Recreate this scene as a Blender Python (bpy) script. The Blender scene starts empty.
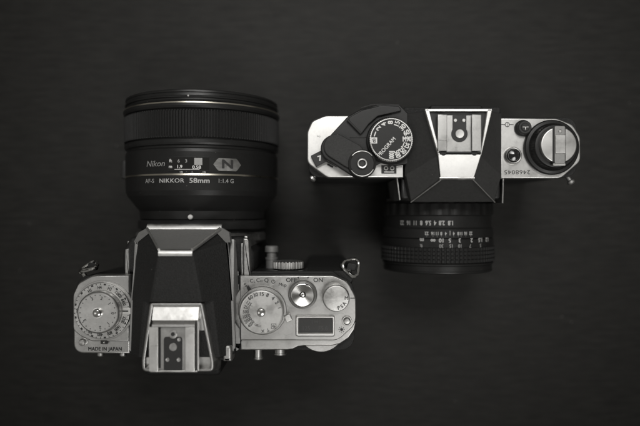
import bpy, math, random
from mathutils import Vector, Matrix
random.seed(4)
SC = bpy.context.scene
COL = SC.collection
PI = math.pi
MM = 0.001   # all builders below take millimetres

# ------------------------------------------------------------------ camera
H = 385.0            # lens height above the table in mm
F = 596.0            # focal length in photo pixels (photo is 640 wide)
cam_d = bpy.data.cameras.new('camera_view')
cam = bpy.data.objects.new('camera_view', cam_d); COL.objects.link(cam)
cam.location = (0, 0, H * MM)
cam_d.sensor_width = 36.0
cam_d.lens = F / 640 * 36.0
cam_d.clip_start = 0.01; cam_d.clip_end = 20
cam_d.dof.use_dof = True
cam_d.dof.focus_distance = (H - 88) * MM
cam_d.dof.aperture_fstop = 3.4
SC.camera = cam

# ------------------------------------------------------------------ light
w = bpy.data.worlds.new('World'); SC.world = w; w.use_nodes = True
bg = w.node_tree.nodes['Background']
bg.inputs[0].default_value = (1.0, 0.975, 0.90, 1); bg.inputs[1].default_value = 0.13

def area(name, loc, target, sx, sy, power, spread=180):
    l = bpy.data.lights.new(name, 'AREA'); l.shape = 'RECTANGLE'
    l.size = sx; l.size_y = sy; l.energy = power; l.color = (1.0, 0.988, 0.962)
    l.spread = math.radians(spread)
    o = bpy.data.objects.new(name, l); COL.objects.link(o)
    o.location = loc
    o.rotation_euler = (Vector(target) - Vector(loc)).to_track_quat('-Z', 'Y').to_euler()
    return o
area('softbox_key', (0.01, 0.33, 0.62), (0.01, 0.07, 0.02), 0.42, 0.24, 0.25, 46)
area('softbox_front', (0.20, -0.30, 0.66), (0.06, 0.02, 0.09), 0.40, 0.26, 0.14, 42)
area('softbox_left', (-0.38, -0.12, 0.62), (-0.06, -0.03, 0.09), 0.20, 0.30, 0.014, 50)

SC.view_settings.view_transform = 'Standard'
SC.view_settings.look = 'None'
SC.view_settings.exposure = 0.0
SC.view_settings.gamma = 1.0

# ------------------------------------------------------------------ materials
def mat(name, col, metallic=0.0, rough=0.5, bump=None, aniso=0.0, var=0.0, rvar=0.06, vscale=900, spec=0.5, coat=0.0, dust=0.0, wear=0.0):
    m = bpy.data.materials.new(name); m.use_nodes = True
    nt = m.node_tree; N = nt.nodes; L = nt.links
    b = N['Principled BSDF']
    c = (col[0], col[1], col[2], 1) if isinstance(col, tuple) else (col, col * .992, col * .972, 1)
    b.inputs['Base Color'].default_value = c
    b.inputs['Metallic'].default_value = metallic
    b.inputs['Roughness'].default_value = rough
    b.inputs['Specular IOR Level'].default_value = spec
    b.inputs['Coat Weight'].default_value = coat
    tc = N.new('ShaderNodeTexCoord')
    # slow smudges and fine wear in roughness
    ns = N.new('ShaderNodeTexNoise'); ns.inputs['Scale'].default_value = 90; ns.inputs['Detail'].default_value = 8
    ns.inputs['Roughness'].default_value = 0.7
    L.new(tc.outputs['Object'], ns.inputs['Vector'])
    mr = N.new('ShaderNodeMapRange'); mr.inputs[1].default_value = .3; mr.inputs[2].default_value = .7
    mr.inputs[3].default_value = max(0.02, rough - rvar); mr.inputs[4].default_value = rough + rvar
    L.new(ns.outputs[0], mr.inputs[0]); L.new(mr.outputs[0], b.inputs['Roughness'])
    if var:
        n2 = N.new('ShaderNodeTexNoise'); n2.inputs['Scale'].default_value = vscale; n2.inputs['Detail'].default_value = 4
        L.new(tc.outputs['Object'], n2.inputs['Vector'])
        mx = N.new('ShaderNodeMapRange'); mx.inputs[1].default_value = .3; mx.inputs[2].default_value = .7
        mx.inputs[3].default_value = 1 - var; mx.inputs[4].default_value = 1 + var
        L.new(n2.outputs[0], mx.inputs[0])
        vm = N.new('ShaderNodeVectorMath'); vm.operation = 'SCALE'
        vm.inputs[0].default_value = c[:3]
        L.new(mx.outputs[0], vm.inputs['Scale']); L.new(vm.outputs[0], b.inputs['Base Color'])
    if dust:
        # sparse pale dust specks
        vo = N.new('ShaderNodeTexVoronoi'); vo.inputs['Scale'].default_value = 420; vo.inputs['Randomness'].default_value = 1
        L.new(tc.outputs['Object'], vo.inputs['Vector'])
        sp = N.new('ShaderNodeSeparateColor'); L.new(vo.outputs['Color'], sp.inputs[0])
        sz = N.new('ShaderNodeMapRange'); sz.inputs[1].default_value = .80; sz.inputs[2].default_value = 1; sz.inputs[3].default_value = 0; sz.inputs[4].default_value = .085
        L.new(sp.outputs[0], sz.inputs[0])
        lt = N.new('ShaderNodeMath'); lt.operation = 'LESS_THAN'; L.new(vo.outputs['Distance'], lt.inputs[0]); L.new(sz.outputs[0], lt.inputs[1])
        ml = N.new('ShaderNodeMath'); ml.operation = 'MULTIPLY'; ml.inputs[1].default_value = dust; L.new(lt.outputs[0], ml.inputs[0])
        mc = N.new('ShaderNodeMix'); mc.data_type = 'RGBA'; mc.inputs[6].default_value = c; mc.inputs[7].default_value = (.34, .33, .31, 1)
        if b.inputs['Base Color'].links: L.new(b.inputs['Base Color'].links[0].from_socket, mc.inputs[6])
        L.new(ml.outputs[0], mc.inputs[0]); L.new(mc.outputs[2], b.inputs['Base Color'])
    if wear:
        # hairline scratches and rubbed patches break up the satin finish
        ms = N.new('ShaderNodeMapping'); ms.inputs['Rotation'].default_value = (0, 0, .6); ms.inputs['Scale'].default_value = (60, 2600, 60)
        L.new(tc.outputs['Object'], ms.inputs[0])
        s1 = N.new('ShaderNodeTexNoise'); s1.inputs['Scale'].default_value = 1; s1.inputs['Detail'].default_value = 2; s1.inputs['Distortion'].default_value = .3
        L.new(ms.outputs[0], s1.inputs['Vector'])
        r1 = N.new('ShaderNodeMapRange'); r1.inputs[1].default_value = .66; r1.inputs[2].default_value = .74; r1.inputs[3].default_value = 0; r1.inputs[4].default_value = -.16*wear
        L.new(s1.outputs[0], r1.inputs[0])
        s2 = N.new('ShaderNodeTexNoise'); s2.inputs['Scale'].default_value = 130; s2.inputs['Detail'].default_value = 6; s2.inputs['Roughness'].default_value = .75
        L.new(tc.outputs['Object'], s2.inputs['Vector'])
        r2 = N.new('ShaderNodeMapRange'); r2.inputs[1].default_value = .42; r2.inputs[2].default_value = .62; r2.inputs[3].default_value = -.07*wear; r2.inputs[4].default_value = .09*wear
        L.new(s2.outputs[0], r2.inputs[0])
        a1 = N.new('ShaderNodeMath'); a1.operation = 'ADD'; L.new(r1.outputs[0], a1.inputs[0]); L.new(r2.outputs[0], a1.inputs[1])
        a2 = N.new('ShaderNodeMath'); a2.operation = 'ADD'; L.new(a1.outputs[0], a2.inputs[0]); L.new(mr.outputs[0], a2.inputs[1])
        L.new(a2.outputs[0], b.inputs['Roughness'])
    if bump:
        kind, scale, dist, strength = bump
        if kind == 'voronoi':
            t = N.new('ShaderNodeTexVoronoi'); t.inputs['Scale'].default_value = scale
        else:
            t = N.new('ShaderNodeTexNoise'); t.inputs['Scale'].default_value = scale; t.inputs['Detail'].default_value = 5
        L.new(tc.outputs['Object'], t.inputs['Vector'])
        bp = N.new('ShaderNodeBump'); bp.inputs['Distance'].default_value = dist; bp.inputs['Strength'].default_value = strength
        L.new(t.outputs[0], bp.inputs['Height']); L.new(bp.outputs[0], b.inputs['Normal'])
    if aniso:
        b.inputs['Anisotropic'].default_value = aniso
        tg = N.new('ShaderNodeTangent'); tg.direction_type = 'RADIAL'; tg.axis = 'Z'
        L.new(tg.outputs[0], b.inputs['Tangent'])
    return m

M = {
 'silver':  mat('satin_silver', .47, 1, .40, ('noise', 5200, .00004, .5), var=.05, wear=1.0),
 'silverw': mat('pale_satin_chrome', .72, 1, .42, ('noise', 5200, .00004, .5), var=.04, wear=1.0),
 'chromef': mat('pale_matte_chrome', .84, 1, .42, ('noise', 5200, .00004, .5), var=.03, wear=.3),
 'shell':   mat('prism_enamel', .034, 0, .42, ('noise', 3000, .00005, .5), var=.12, spec=.40, dust=.4),
 'chromeb': mat('bright_satin_chrome', .64, 1, .40, ('noise', 5200, .00004, .5), var=.04, wear=.4),
 'dial':    mat('turned_dial_metal', .58, 1, .40, ('noise', 5200, .00004, .5), var=.05, wear=1.0),
 'chrome':  mat('polished_chrome', .75, 1, .16, var=.03),
 'dish':    mat('spun_metal', .62, 1, .21, aniso=.95, rvar=.02),
 'facet':   mat('satin_grey_metal', .32, .55, .52, ('noise', 5200, .00004, .5), var=.05),
 'leather': mat('black_leatherette', .020, 0, .62, ('voronoi', 1500, .00018, .8), var=.25, vscale=1300, spec=.28, dust=0.5),
 'black':   mat('black_plastic', .020, 0, .48, ('noise', 3000, .00006, .5), var=.12, spec=.35),
 'bpaint':  mat('black_enamel', .018, 0, .42, ('noise', 3000, .00004, .5), var=.10, spec=.33, dust=0.45),
 'rubber':  mat('black_rubber', .015, 0, .60, ('noise', 3500, .00008, .6), var=.15, spec=.26, dust=0.6),
 'lens':    mat('lens_barrel_black', .014, 0, .36, ('noise', 4000, .00005, .5), var=.10, spec=.32, dust=0.5),
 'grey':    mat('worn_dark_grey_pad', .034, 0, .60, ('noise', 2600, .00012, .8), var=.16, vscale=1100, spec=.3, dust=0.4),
 'ink':     mat('black_ink', .025, 0, .6),
 'white':   mat('white_ink', .72, 0, .6),
 'softwhite':mat('worn_white_ink', .46, 0, .6),
 'dimwhite':mat('grey_ink', .30, 0, .6),
 'lcd':     mat('display_glass', .055, 0, .22, spec=.5, rvar=.02),
 'lcdink':  mat('display_segments', .05, 0, .4),
 'glass':   mat('dark_glass', .012, 0, .06, coat=1.0, rvar=.01),
 'gold':    mat('brass_ring', (.62, .58, .50), 1, .30),
}
MATS = list(M); MI = {k: i for i, k in enumerate(MATS)}

# table top: dark stained wood, faint grain along x
tm = bpy.data.materials.new('dark_stained_wood'); tm.use_nodes = True
nt = tm.node_tree; N = nt.nodes; L = nt.links; b = N['Principled BSDF']
tc = N.new('ShaderNodeTexCoord'); mp = N.new('ShaderNodeMapping'); mp.inputs['Scale'].default_value = (60, 420, 1)
L.new(tc.outputs['Object'], mp.inputs[0])
n1 = N.new('ShaderNodeTexNoise'); n1.inputs['Scale'].default_value = 1.0; n1.inputs['Detail'].default_value = 9; n1.inputs['Roughness'].default_value = .68
n1.inputs['Distortion'].default_value = .15
L.new(mp.outputs[0], n1.inputs['Vector'])
cr = N.new('ShaderNodeValToRGB')
cr.color_ramp.elements[0].position = .34; cr.color_ramp.elements[0].color = (.013, .0126, .0117, 1)
cr.color_ramp.elements[1].position = .68; cr.color_ramp.elements[1].color = (.027, .0262, .0240, 1)
L.new(n1.outputs[0], cr.inputs[0])
vo = N.new('ShaderNodeTexVoronoi'); vo.inputs['Scale'].default_value = 160; L.new(tc.outputs['Object'], vo.inputs['Vector'])
sp = N.new('ShaderNodeSeparateColor'); L.new(vo.outputs['Color'], sp.inputs[0])
sz = N.new('ShaderNodeMapRange'); sz.inputs[1].default_value = .82; sz.inputs[2].default_value = 1; sz.inputs[3].default_value = 0; sz.inputs[4].default_value = .06; L.new(sp.outputs[0], sz.inputs[0])
lt = N.new('ShaderNodeMath'); lt.operation = 'LESS_THAN'; L.new(vo.outputs['Distance'], lt.inputs[0]); L.new(sz.outputs[0], lt.inputs[1])
dm = N.new('ShaderNodeMix'); dm.data_type = 'RGBA'; dm.inputs[7].default_value = (.16, .155, .145, 1); L.new(lt.outputs[0], dm.inputs[0])
L.new(cr.outputs[0], dm.inputs[6]); L.new(dm.outputs[2], b.inputs['Base Color'])
n3 = N.new('ShaderNodeTexNoise'); n3.inputs['Scale'].default_value = 1500; n3.inputs['Detail'].default_value = 3
L.new(tc.outputs['Object'], n3.inputs['Vector'])
ad = N.new('ShaderNodeMath'); ad.operation = 'ADD'; L.new(n1.outputs[0], ad.inputs[0]); L.new(n3.outputs[0], ad.inputs[1])
bp = N.new('ShaderNodeBump'); bp.inputs['Distance'].default_value = .0003; bp.inputs['Strength'].default_value = .6
L.new(ad.outputs[0], bp.inputs['Height']); L.new(bp.outputs[0], b.inputs['Normal'])
b.inputs['Roughness'].default_value = .58; b.inputs['Specular IOR Level'].default_value = .22

# ------------------------------------------------------------------ mesh helpers (all in mm, world space)
def P(px, py, z=90.0):
    s = F / (H - z)
    return ((px - 320) / s, -(py - 213) / s)
def S(n, z=90.0):
    return n * (H - z) / F
def PP(pts, z): return [P(x, y, z) for x, y in pts]

def area2(p): return sum(p[i][0]*p[(i+1) % len(p)][1] - p[(i+1) % len(p)][0]*p[i][1] for i in range(len(p)))
def ccw(p): return list(p) if area2(p) > 0 else list(reversed(p))
def rnd(pts, r, n=6):
    """round polygon corners; r a number or a list."""
    out = []; k = len(pts)
    for i in range(k):
        ri = r[i] if isinstance(r, (list, tuple)) else r
        a = Vector(pts[i-1]); b_ = Vector(pts[i]); c = Vector(pts[(i+1) % k])
        if ri <= 0: out.append(tuple(b_)); continue
        u = (a-b_); v = (c-b_); lu = u.length; lv = v.length; u.normalize(); v.normalize()
        ang = u.angle(v)
        if ang > PI - 0.02: out.append(tuple(b_)); continue
        t = min(ri / math.tan(ang/2), lu*.49, lv*.49)
        p0 = b_ + u*t; p2 = b_ + v*t
        for j in range(n+1):
            s = j/n
            out.append(tuple(p0*(1-s)**2 + b_*2*s*(1-s) + p2*s*s))
    return out
def inset(p, d):
    p = ccw(p); k = len(p); out = []
    for i in range(k):
        a = Vector(p[i-1]); b_ = Vector(p[i]); c = Vector(p[(i+1) % k])
        e1 = (b_-a); e2 = (c-b_)
        if e1.length < 1e-6: e1 = e2
        if e2.length < 1e-6: e2 = e1
        e1 = e1.normalized(); e2 = e2.normalized()
        n1 = Vector((-e1.y, e1.x)); n2 = Vector((-e2.y, e2.x))
        m = n1+n2
        if m.length < 1e-4: m = n1.copy()
        m.normalize(); q = max(.35, m.dot(n1))
        out.append(tuple(b_ + m*(d/q)))
    return out
def circ(cx, cy, r, n=48, a0=0): return [(cx+r*math.cos(a0+2*PI*i/n), cy+r*math.sin(a0+2*PI*i/n)) for i in range(n)]

class MB:
    def __init__(s): s.v = []; s.f = []; s.m = []
    def add(s, vs, fs, m):
        o = len(s.v); s.v += [tuple(v) for v in vs]
        for f in fs: s.f.append([o+i for i in f]); s.m.append(MI[m])
        return s
    def loft(s, loops, m, cap0=True, cap1=True, close=True):
        n = len(loops[0]); vs = [v for l in loops for v in l]; fs = []
        for j in range(len(loops)-1):
            for i in range(n if close else n-1):
                a = j*n+i; b_ = j*n+(i+1) % n
                fs.append([a, b_, b_+n, a+n])
        if cap0: fs.append(list(range(n))[::-1])
        if cap1: fs.append([(len(loops)-1)*n+i for i in range(n)])
        return s.add(vs, fs, m)
    def slab(s, poly, z0, z1, bev, m, topm=None, steps=3):
        p = ccw(poly)
        L_ = [[(x, y, z0) for x, y in p]]
        if bev > 0:
            for j in range(steps+1):
                a = j/steps*PI/2
                q = inset(p, bev*(1-math.cos(a)))
                L_.append([(x, y, z1-bev+bev*math.sin(a)) for x, y in q])
        else: L_.append([(x, y, z1) for x, y in p])
        s.loft(L_, m, cap1=(topm is None))
        if topm: s.add(L_[-1], [list(range(len(p)))], topm)
        return s
    def ringslab(s, outer, inner, z0, z1, m, bev=.3):
        """annular slab; outer and inner have the same count and direction."""
        n = len(outer)
        def lo(p, z): return [(x, y, z) for x, y in p]
        def mix(t): return [((a[0]*(1-t)+b_[0]*t), (a[1]*(1-t)+b_[1]*t)) for a, b_ in zip(outer, inner)]
        w_ = math.dist(outer[0], inner[0]); t = min(.4, bev/w_)
        return s.loft([lo(outer, z0), lo(outer, z1-bev), lo(mix(t), z1), lo(mix(1-t), z1), lo(inner, z1-bev), lo(inner, z0)], m, False, False)
    def lathe(s, c, axis, prof, m, seg=72, mod=None, cap=True):
        """prof: (r, h) along the axis; mod(angle index, profile index) -> radius factor; mats per band if m is a list"""
        c = Vector(c); ax = Vector(axis).normalized()
        if abs(ax.z) > .9: u = Vector((1, 0, 0))
        else: u = Vector((0, 0, 1))
        u = (u - ax*u.dot(ax)).normalized(); v = ax.cross(u)
        loops = []
        for k, (r, h) in enumerate(prof):
            lp = []
            for i in range(seg):
                a = 2*PI*i/seg; rr = r*(mod(i, k) if mod else 1)
                lp.append(c + ax*h + u*(rr*math.cos(a)) + v*(rr*math.sin(a)))
            loops.append(lp)
        if isinstance(m, list):
            for k in range(len(loops)-1): s.loft([loops[k], loops[k+1]], m[min(k, len(m)-1)], False, False)
            if cap:
                s.add(loops[0], [list(range(seg))[::-1]], m[0]); s.add(loops[-1], [list(range(seg))], m[-1])
        else: s.loft(loops, m, cap, cap)
        return s
    def box(s, x0, x1, y0, y1, z0, z1, m, bev=.3):
        x0, x1 = sorted((x0, x1)); y0, y1 = sorted((y0, y1))
        return s.slab([(x0, y0), (x1, y0), (x1, y1), (x0, y1)], z0, z1, bev, m, steps=2)
    def tube(s, pts, r, m, closed=False, seg=12):
        pts = [Vector(p) for p in pts]; n = len(pts); loops = []; prev = None
        for i, p in enumerate(pts):
            t = (pts[(i+1) % n]-pts[i-1]) if closed else (pts[min(i+1, n-1)]-pts[max(i-1, 0)])
            t.normalize()
            u = prev if prev is not None else (Vector((0, 0, 1)) if abs(t.z) < .9 else Vector((1, 0, 0)))
            u = (u - t*u.dot(t)).normalized(); prev = u; v = t.cross(u)
            loops.append([p+u*(r*math.cos(2*PI*k/seg))+v*(r*math.sin(2*PI*k/seg)) for k in range(seg)])
        if closed: loops.append(loops[0])
        return s.loft(loops, m, not closed, not closed)
    def sheet(s, poly, z, m): return s.add([(x, y, z) for x, y in ccw(poly)], [list(range(len(poly)))], m)
    def text(s, txt, h, fn, m, bold=0.0, sx=1.0, mono=0.0, align='CENTER'):
        """flat lettering of cap height h; fn maps a text-plane point (x, y) centred on the word to a world point"""
        cu = bpy.data.curves.new('lettering', 'FONT'); cu.body = txt; cu.size = h/0.70
        cu.align_x = align; cu.align_y = 'CENTER'; cu.resolution_u = 3; cu.offset = 0
        cu.space_character = 1+mono
        o = bpy.data.objects.new('lettering', cu); COL.objects.link(o)
        dg = bpy.context.evaluated_depsgraph_get(); ev = o.evaluated_get(dg); me = ev.to_mesh()
        co = [(v.co.x*sx, v.co.y) for v in me.vertices]; fs = [list(p.vertices) for p in me.polygons]
        ev.to_mesh_clear(); bpy.data.objects.remove(o); bpy.data.curves.remove(cu)
        d = bold*h
        for k, (dx, dy) in enumerate(((0, 0),) if not bold else ((-d, -d*.6), (d, -d*.6), (-d, d*.6), (d, d*.6))):
            vs = []
            for x, y in co:
                q = fn(x+dx, y+dy); vs.append((q[0], q[1], q[2]+k*.004))
            s.add(vs, fs, m)
        return s

ORG = {}
def finish(o, loc_mm, parent):
    base = ORG[parent.name] if parent else Vector((0, 0, 0))
    o.location = (Vector(loc_mm)-base)*MM
    if parent: o.parent = parent
    ORG[o.name] = Vector(loc_mm)
def build(mb, name, parent=None, angle=32, label=None, bevel=0):
    me = bpy.data.meshes.new(name)
    xs = [v[0] for v in mb.v]; ys = [v[1] for v in mb.v]; zs = [v[2] for v in mb.v]
    c = Vector(((min(xs)+max(xs))/2, (min(ys)+max(ys))/2, (min(zs)+max(zs))/2))
    me.from_pydata([(Vector(v)-c)*MM for v in mb.v], [], mb.f)
    used = sorted(set(mb.m)); rem = {u: i for i, u in enumerate(used)}
    for u in used: me.materials.append(M[MATS[u]])
    me.polygons.foreach_set('material_index', [rem[i] for i in mb.m])
    me.polygons.foreach_set('use_smooth', [True]*len(me.polygons))
    me.set_sharp_from_angle(angle=math.radians(angle))
    me.update()
    o = bpy.data.objects.new(name, me); COL.objects.link(o)
    if bevel:
        bv = o.modifiers.new('soft_edges', 'BEVEL'); bv.width = bevel*MM; bv.segments = 3; bv.limit_method = 'ANGLE'; bv.angle_limit = math.radians(14)
    wn = o.modifiers.new('face_weighted', 'WEIGHTED_NORMAL'); wn.keep_sharp = True; wn.weight = 100
    finish(o, c, parent)
    if label: o['label'] = label
    return o
def empty(name, loc, label, cat):
    o = bpy.data.objects.new(name, None); COL.objects.link(o); o.empty_display_size = .02
    finish(o, loc, None); o['label'] = label; o['category'] = cat
    return o
def flat(cx, cy, z, rot=0):
    c, s_ = math.cos(math.radians(rot)), math.sin(math.radians(rot))
    return lambda x, y: (cx+x*c-y*s_, cy+x*s_+y*c, z)
def dialtext(mb, items, cx, cy, z, r, h, m, radial=False, inward=False, bold=.015, sx=1):
    for txt, a in items:
        ar = math.radians(a); x = cx+r*math.cos(ar); y = cy+r*math.sin(ar)
        rot = (a if not inward else a+180) if radial else a-90
        mb.text(txt, h, flat(x, y, z, rot), m, bold, sx)

# ------------------------------------------------------------------ table (setting)
me = bpy.data.meshes.new('table_top')
me.from_pydata([(-1.6, -1.2, 0), (1.6, -1.2, 0), (1.6, 1.2, 0), (-1.6, 1.2, 0), (-1.6, -1.2, -.04), (1.6, -1.2, -.04), (1.6, 1.2, -.04), (-1.6, 1.2, -.04)], [],
               [(0, 1, 2, 3), (7, 6, 5, 4), (0, 4, 5, 1), (1, 5, 6, 2), (2, 6, 7, 3), (3, 7, 4, 0)])
me.materials.append(tm)
tb = bpy.data.objects.new('table_top', me); COL.objects.link(tb)
tb['kind'] = 'structure'

# =================================================================== CAMERA A : silver camera with the large lens
XA = -67.4
A = empty('digital_camera', (XA, -45, 0),
          'silver camera with small display window, its fat black lens pointing up the picture', 'camera')
ZT = 90.0
# --- body
mb = MB()
body = rnd([P(73, 276, 88), P(355, 277, 88), P(355, 352, 88), P(73, 352, 88)], [8, 10, 8, 6])
mb.slab(body, 6, 84.5, .5, 'leather')
mb.slab(inset(body, -.3), 0, 6.2, .6, 'black')
camA = build(mb, 'camera_body', A)
# grip bulge in front at the right
mb = MB()
g0 = rnd([P(306, 262, 60), P(350, 262, 60), P(352, 285, 60), P(300, 285, 60)], 5)
L0 = []
for z, sc in ((4, .9), (8, 1.0), (60, 1.0), (76, .9), (82, .72), (84, .5)):
    cx = sum(p[0] for p in g0)/len(g0); cy = -32
    L0.append([(cx+(x-cx)*(.9+.1*sc), cy+(y-cy)*sc, z) for x, y in ccw(g0)])
mb.loft(L0, 'leather'); build(mb, 'hand_grip', A)

# --- mount housing in front of the body
mb = MB()
mb.slab(rnd([(XA-33, -31), (XA+34, -31), (XA+34, -20), (XA+29, -12), (XA-29, -12), (XA-33, -20)], 3), 6, 83, 2.5, 'leather')
mb.lathe((XA, -13, 45), (0, 1, 0), [(36, -2), (36, 1.5), (35.2, 2.4), (32.5, 2.4)], 'silver', 96)
build(mb, 'mount_housing', A)
# bright upright corner of the silver shell, right of the prism
mb = MB()
mb.slab(rnd([P(243.2, 238, 87), P(249, 238.5, 87), P(251, 277, 87), P(243.2, 277, 87)], [.6, 1.4, .2, .2]), 20, 88.2, .7, 'silver')
mb.slab(rnd([P(240.6, 243, 87), P(243.6, 243, 87), P(243.6, 277, 87), P(240.6, 277, 87)], [.6, .2, .2, .2]), 20, 86.6, .4, 'silver')
mb.slab(rnd([P(244, 235.5, 84), P(248, 236, 84), P(248, 240, 84), P(244, 240, 84)], .6), 20, 84, .5, 'silver')
build(mb, 'front_shell', A)
mb = MB()
mb.slab(rnd([P(125.5, 249, 82), P(130, 248, 82), P(129, 276, 84), P(124, 276, 84)], [.6, .5, .2, .2]), 14, 83.2, .6, 'silver')
mb.slab(rnd([P(126.5, 241, 80), P(130, 241, 80), P(130, 246, 80), P(126.5, 246, 80)], .4), 20, 79, .4, 'silver')
mb.lathe((*P(125.2, 256, 80), 79.0), (0, 1, 0), [(.9, -2), (1.1, -1), (1.1, 1), (.9, 2)], 'chrome', 20)
build(mb, 'front_shell', A)

# --- left top plate
mb = MB()
lp = rnd([P(129, 275), P(92, 275), P(77, 283), P(72, 295), P(72, 354.5), P(129, 354.5)], [0, 7, 4, 6, 5.5, 0])
mb.slab(lp, 84, 88.6, 1.0, 'silver')
up = rnd([P(128.8, 275.6), P(92.5, 275.8), P(78.2, 283.6), P(73, 295), P(73, 330), P(80, 336), P(92, 341.5), P(128.8, 341.5)], [0, 7, 4, 6, 4, 2, 2, 0])
mb.slab(up, 88, ZT, .55, 'silver')
mb.text('MADE IN JAPAN', 1.75, flat(*P(105, 349.2, 88.7), 88.72), 'ink', .04, .92, .03)
topL = build(mb, 'top_plate', A)
# lock button
mb = MB(); c = P(81.7, 342.8, 91)
mb.lathe((c[0], c[1], 0), (0, 0, 1), [(2.0, 88), (2.0, 88.9), (1.7, 89), (1.7, 90.6), (1.4, 91.2), (.6, 91.4), (.05, 91.45)], 'dial', 40)
build(mb, 'lock_button', A)
# --- left dial stack
CX, CY = P(101.4, 311.2, 93); CX2, CY2 = CX, CY
mb = MB()
mb.lathe((CX, CY, 0), (0, 0, 1), [(S(30.4, 88), 86), (S(30.4, 88), 89.4), (S(29.8, 90), 90.2), (S(29.2, 91), 90.2)], 'silver', 120)
build(mb, 'dial_base', A)
mb = MB(); R = S(28.6, 92.6)
mb.lathe((CX, CY, 0), (0, 0, 1), [(R, 89.5), (R, 92.0), (R-.35, 92.6), (R-.7, 92.7), (S(20, 93), 92.7)], 'dial', 240,
         mod=lambda i, k: 1-.012*(i % 2)*(k < 2))
iso = [('H4', 95), ('H3', 70), ('12800', 45), ('L1', 205), ('6400', 22), ('3200', -22), ('1600', -47), ('800', -70), ('400', -94), ('200', -118), ('100', 180), ('H1', 120), ('L', 232)]
dialtext(mb, iso, CX, CY, 92.74, R-2.55, 1.65, 'ink', bold=.035, sx=.72)
for k in range(39):
    a = 2*PI*k/39; r0 = R-.55; r1 = R-(1.15 if k % 3 else 1.35); hw = .2 if k % 3 else .55
    mb.add([(CX+r*math.cos(a)-q*hw*math.sin(a), CY+r*math.sin(a)+q*hw*math.cos(a), 92.74) for r, q in ((r0, -1), (r0, 1), (r1, 1), (r1, -1))], [[3, 2, 1, 0]], 'ink')
mb.box(CX+R-4.6, CX+R+.2, CY-1.5, CY+1.5, 92, 92.95, 'silverw', .2)
mb.sheet([(CX+R-3.8, CY-.3), (CX+R-.9, CY-.3), (CX+R-.9, CY+.3), (CX+R-3.8, CY+.3)], 93.0, 'ink')
iring = build(mb, 'sensitivity_ring', A)
mb = MB(); R = S(21.3, 98)
mb.lathe((CX, CY, 0), (0, 0, 1), [(R+.2, 92), (R+.2, 93.2), (R, 93.4), (R, 96.4), (R-.12, 97.1), (R-.45, 97.7), (R-.95, 97.98), (R-1.3, 97.9), (.1, 97.9)], 'dial', 180,
         mod=lambda i, k: 1-.012*(i % 2)*(1 <= k <= 3))
for txt, a in (('0', -2), ('1', 38), ('2', 75), ('3', 112), ('1', -45), ('2', -80), ('3', -150)):
    ar = math.radians(a); mb.text(txt, 1.5, flat(CX+(R-3.1)*math.cos(ar), CY+(R-3.1)*math.sin(ar), 97.94, a-90), 'ink', .03)
for k in range(22):
    a = 2*PI*k/22; mb.sheet(circ(CX+(R-1.75)*math.cos(a), CY+(R-1.75)*math.sin(a), .27, 12), 97.94, 'ink')
ed = build(mb, 'exposure_dial', A)
mb = MB()
mb.lathe((CX, CY, 0), (0, 0, 1), [(2.5, 97.8), (2.5, 98.3), (2.1, 98.3), (2.1, 99.2), (1.7, 99.8), (.9, 100.1), (.05, 100.15)], 'chrome', 48)
build(mb, 'dial_button', ed)
# index mark on the step
mb = MB(); c = P(103.8, 342.3, 90)
mb.box(c[0]-1.6, c[0]+1.6, c[1]-.9, c[1]+.9, 88.6, 90.3, 'ink', .3)
mb.lathe((c[0]+.3, c[1], 0), (0, 0, 1), [(.5, 90), (.5, 90.6), (.2, 90.8)], 'chrome', 20)
build(mb, 'dial_pin', A)
# small studs under the rear edge
for px in (100, 122.5):
    mb = MB(); c = P(px, 355.5, 86)
    mb.lathe((c[0], c[1]+1.5, 85.0), (0, -1, 0), [(1.9, 0), (1.9, 1.5), (1.5, 2.1), (.1, 2.3)], 'silver', 32)
    build(mb, 'rear_button', A)

# --- right top plate
mb = MB()
rp = rnd([P(240, 275.5), P(334, 275.5), P(348, 282), P(356, 297), P(356.3, 324), P(338, 340.6), P(240, 340.6)], [0, 9, 7, 8, 9, 7, 0])
led = [P(240.6, 337, 88), P(240.6, 350.3, 88), P(287, 350.3, 88), P(293, 349.4, 88), P(298, 346.9, 88), P(304, 346, 88), P(332, 346, 88), P(340, 344, 88), P(349, 338, 88), P(354.5, 330, 88), P(356.2, 322, 88), P(350, 322, 88), P(338, 335, 88), P(330, 337, 88)]
mb.slab(led, 83.6, 88.0, .8, 'silver')
mb.slab(rp, 83.8, ZT, .75, 'silver')
mb.slab(inset(rp, -.12), 87.0, 88.35, .0, 'ink')
t = lambda s_, x, y, h=1.7, rot=0, bold=.02, sx=1: mb.text(s_, h, flat(*P(x, y, 90.05), 90.03, rot), 'ink', bold, sx)
t('S', 245.5, 285.2, 1.8, 20); t('C', 251.5, 281.1, 1.8, 8); t('L', 254.6, 282, 1.1)
t('C', 258, 280.4, 1.8); t('H', 261.2, 281.2, 1.1); t('Q', 266.4, 280.4, 1.9)
t('OFF', 291.3, 280.2, 2.05, 0, .025, 1.05); t('ON', 318.2, 280.2, 2.05, 0, .025, 1.05); t('Mup', 282.6, 284.9, 1.6, -6, .02)
cx, cy = P(273.3, 281.6, 90)
mb.ringslab(circ(cx, cy, 1.0, 24), circ(cx, cy, .72, 24), 90.0, 90.04, 'ink', .01)
mb.sheet([(cx-.12, cy), (cx+.12, cy), (cx+.12, cy+.8), (cx-.12, cy+.8)], 90.045, 'ink')
for px, a in ((298.2, 12), (308, -12)):
    cx, cy = P(px, 277.8, 90); mb.sheet([(cx-.5, cy+.5), (cx+.5, cy+.5), (cx, cy-.6)], 90.03, 'ink')
cx, cy = P(353.2, 298.2, 90); mb.sheet([(cx-1.5, cy-.22), (cx+1.2, cy-.22), (cx+1.2, cy+.22), (cx-1.5, cy+.22)], 90.03, 'ink')
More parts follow.
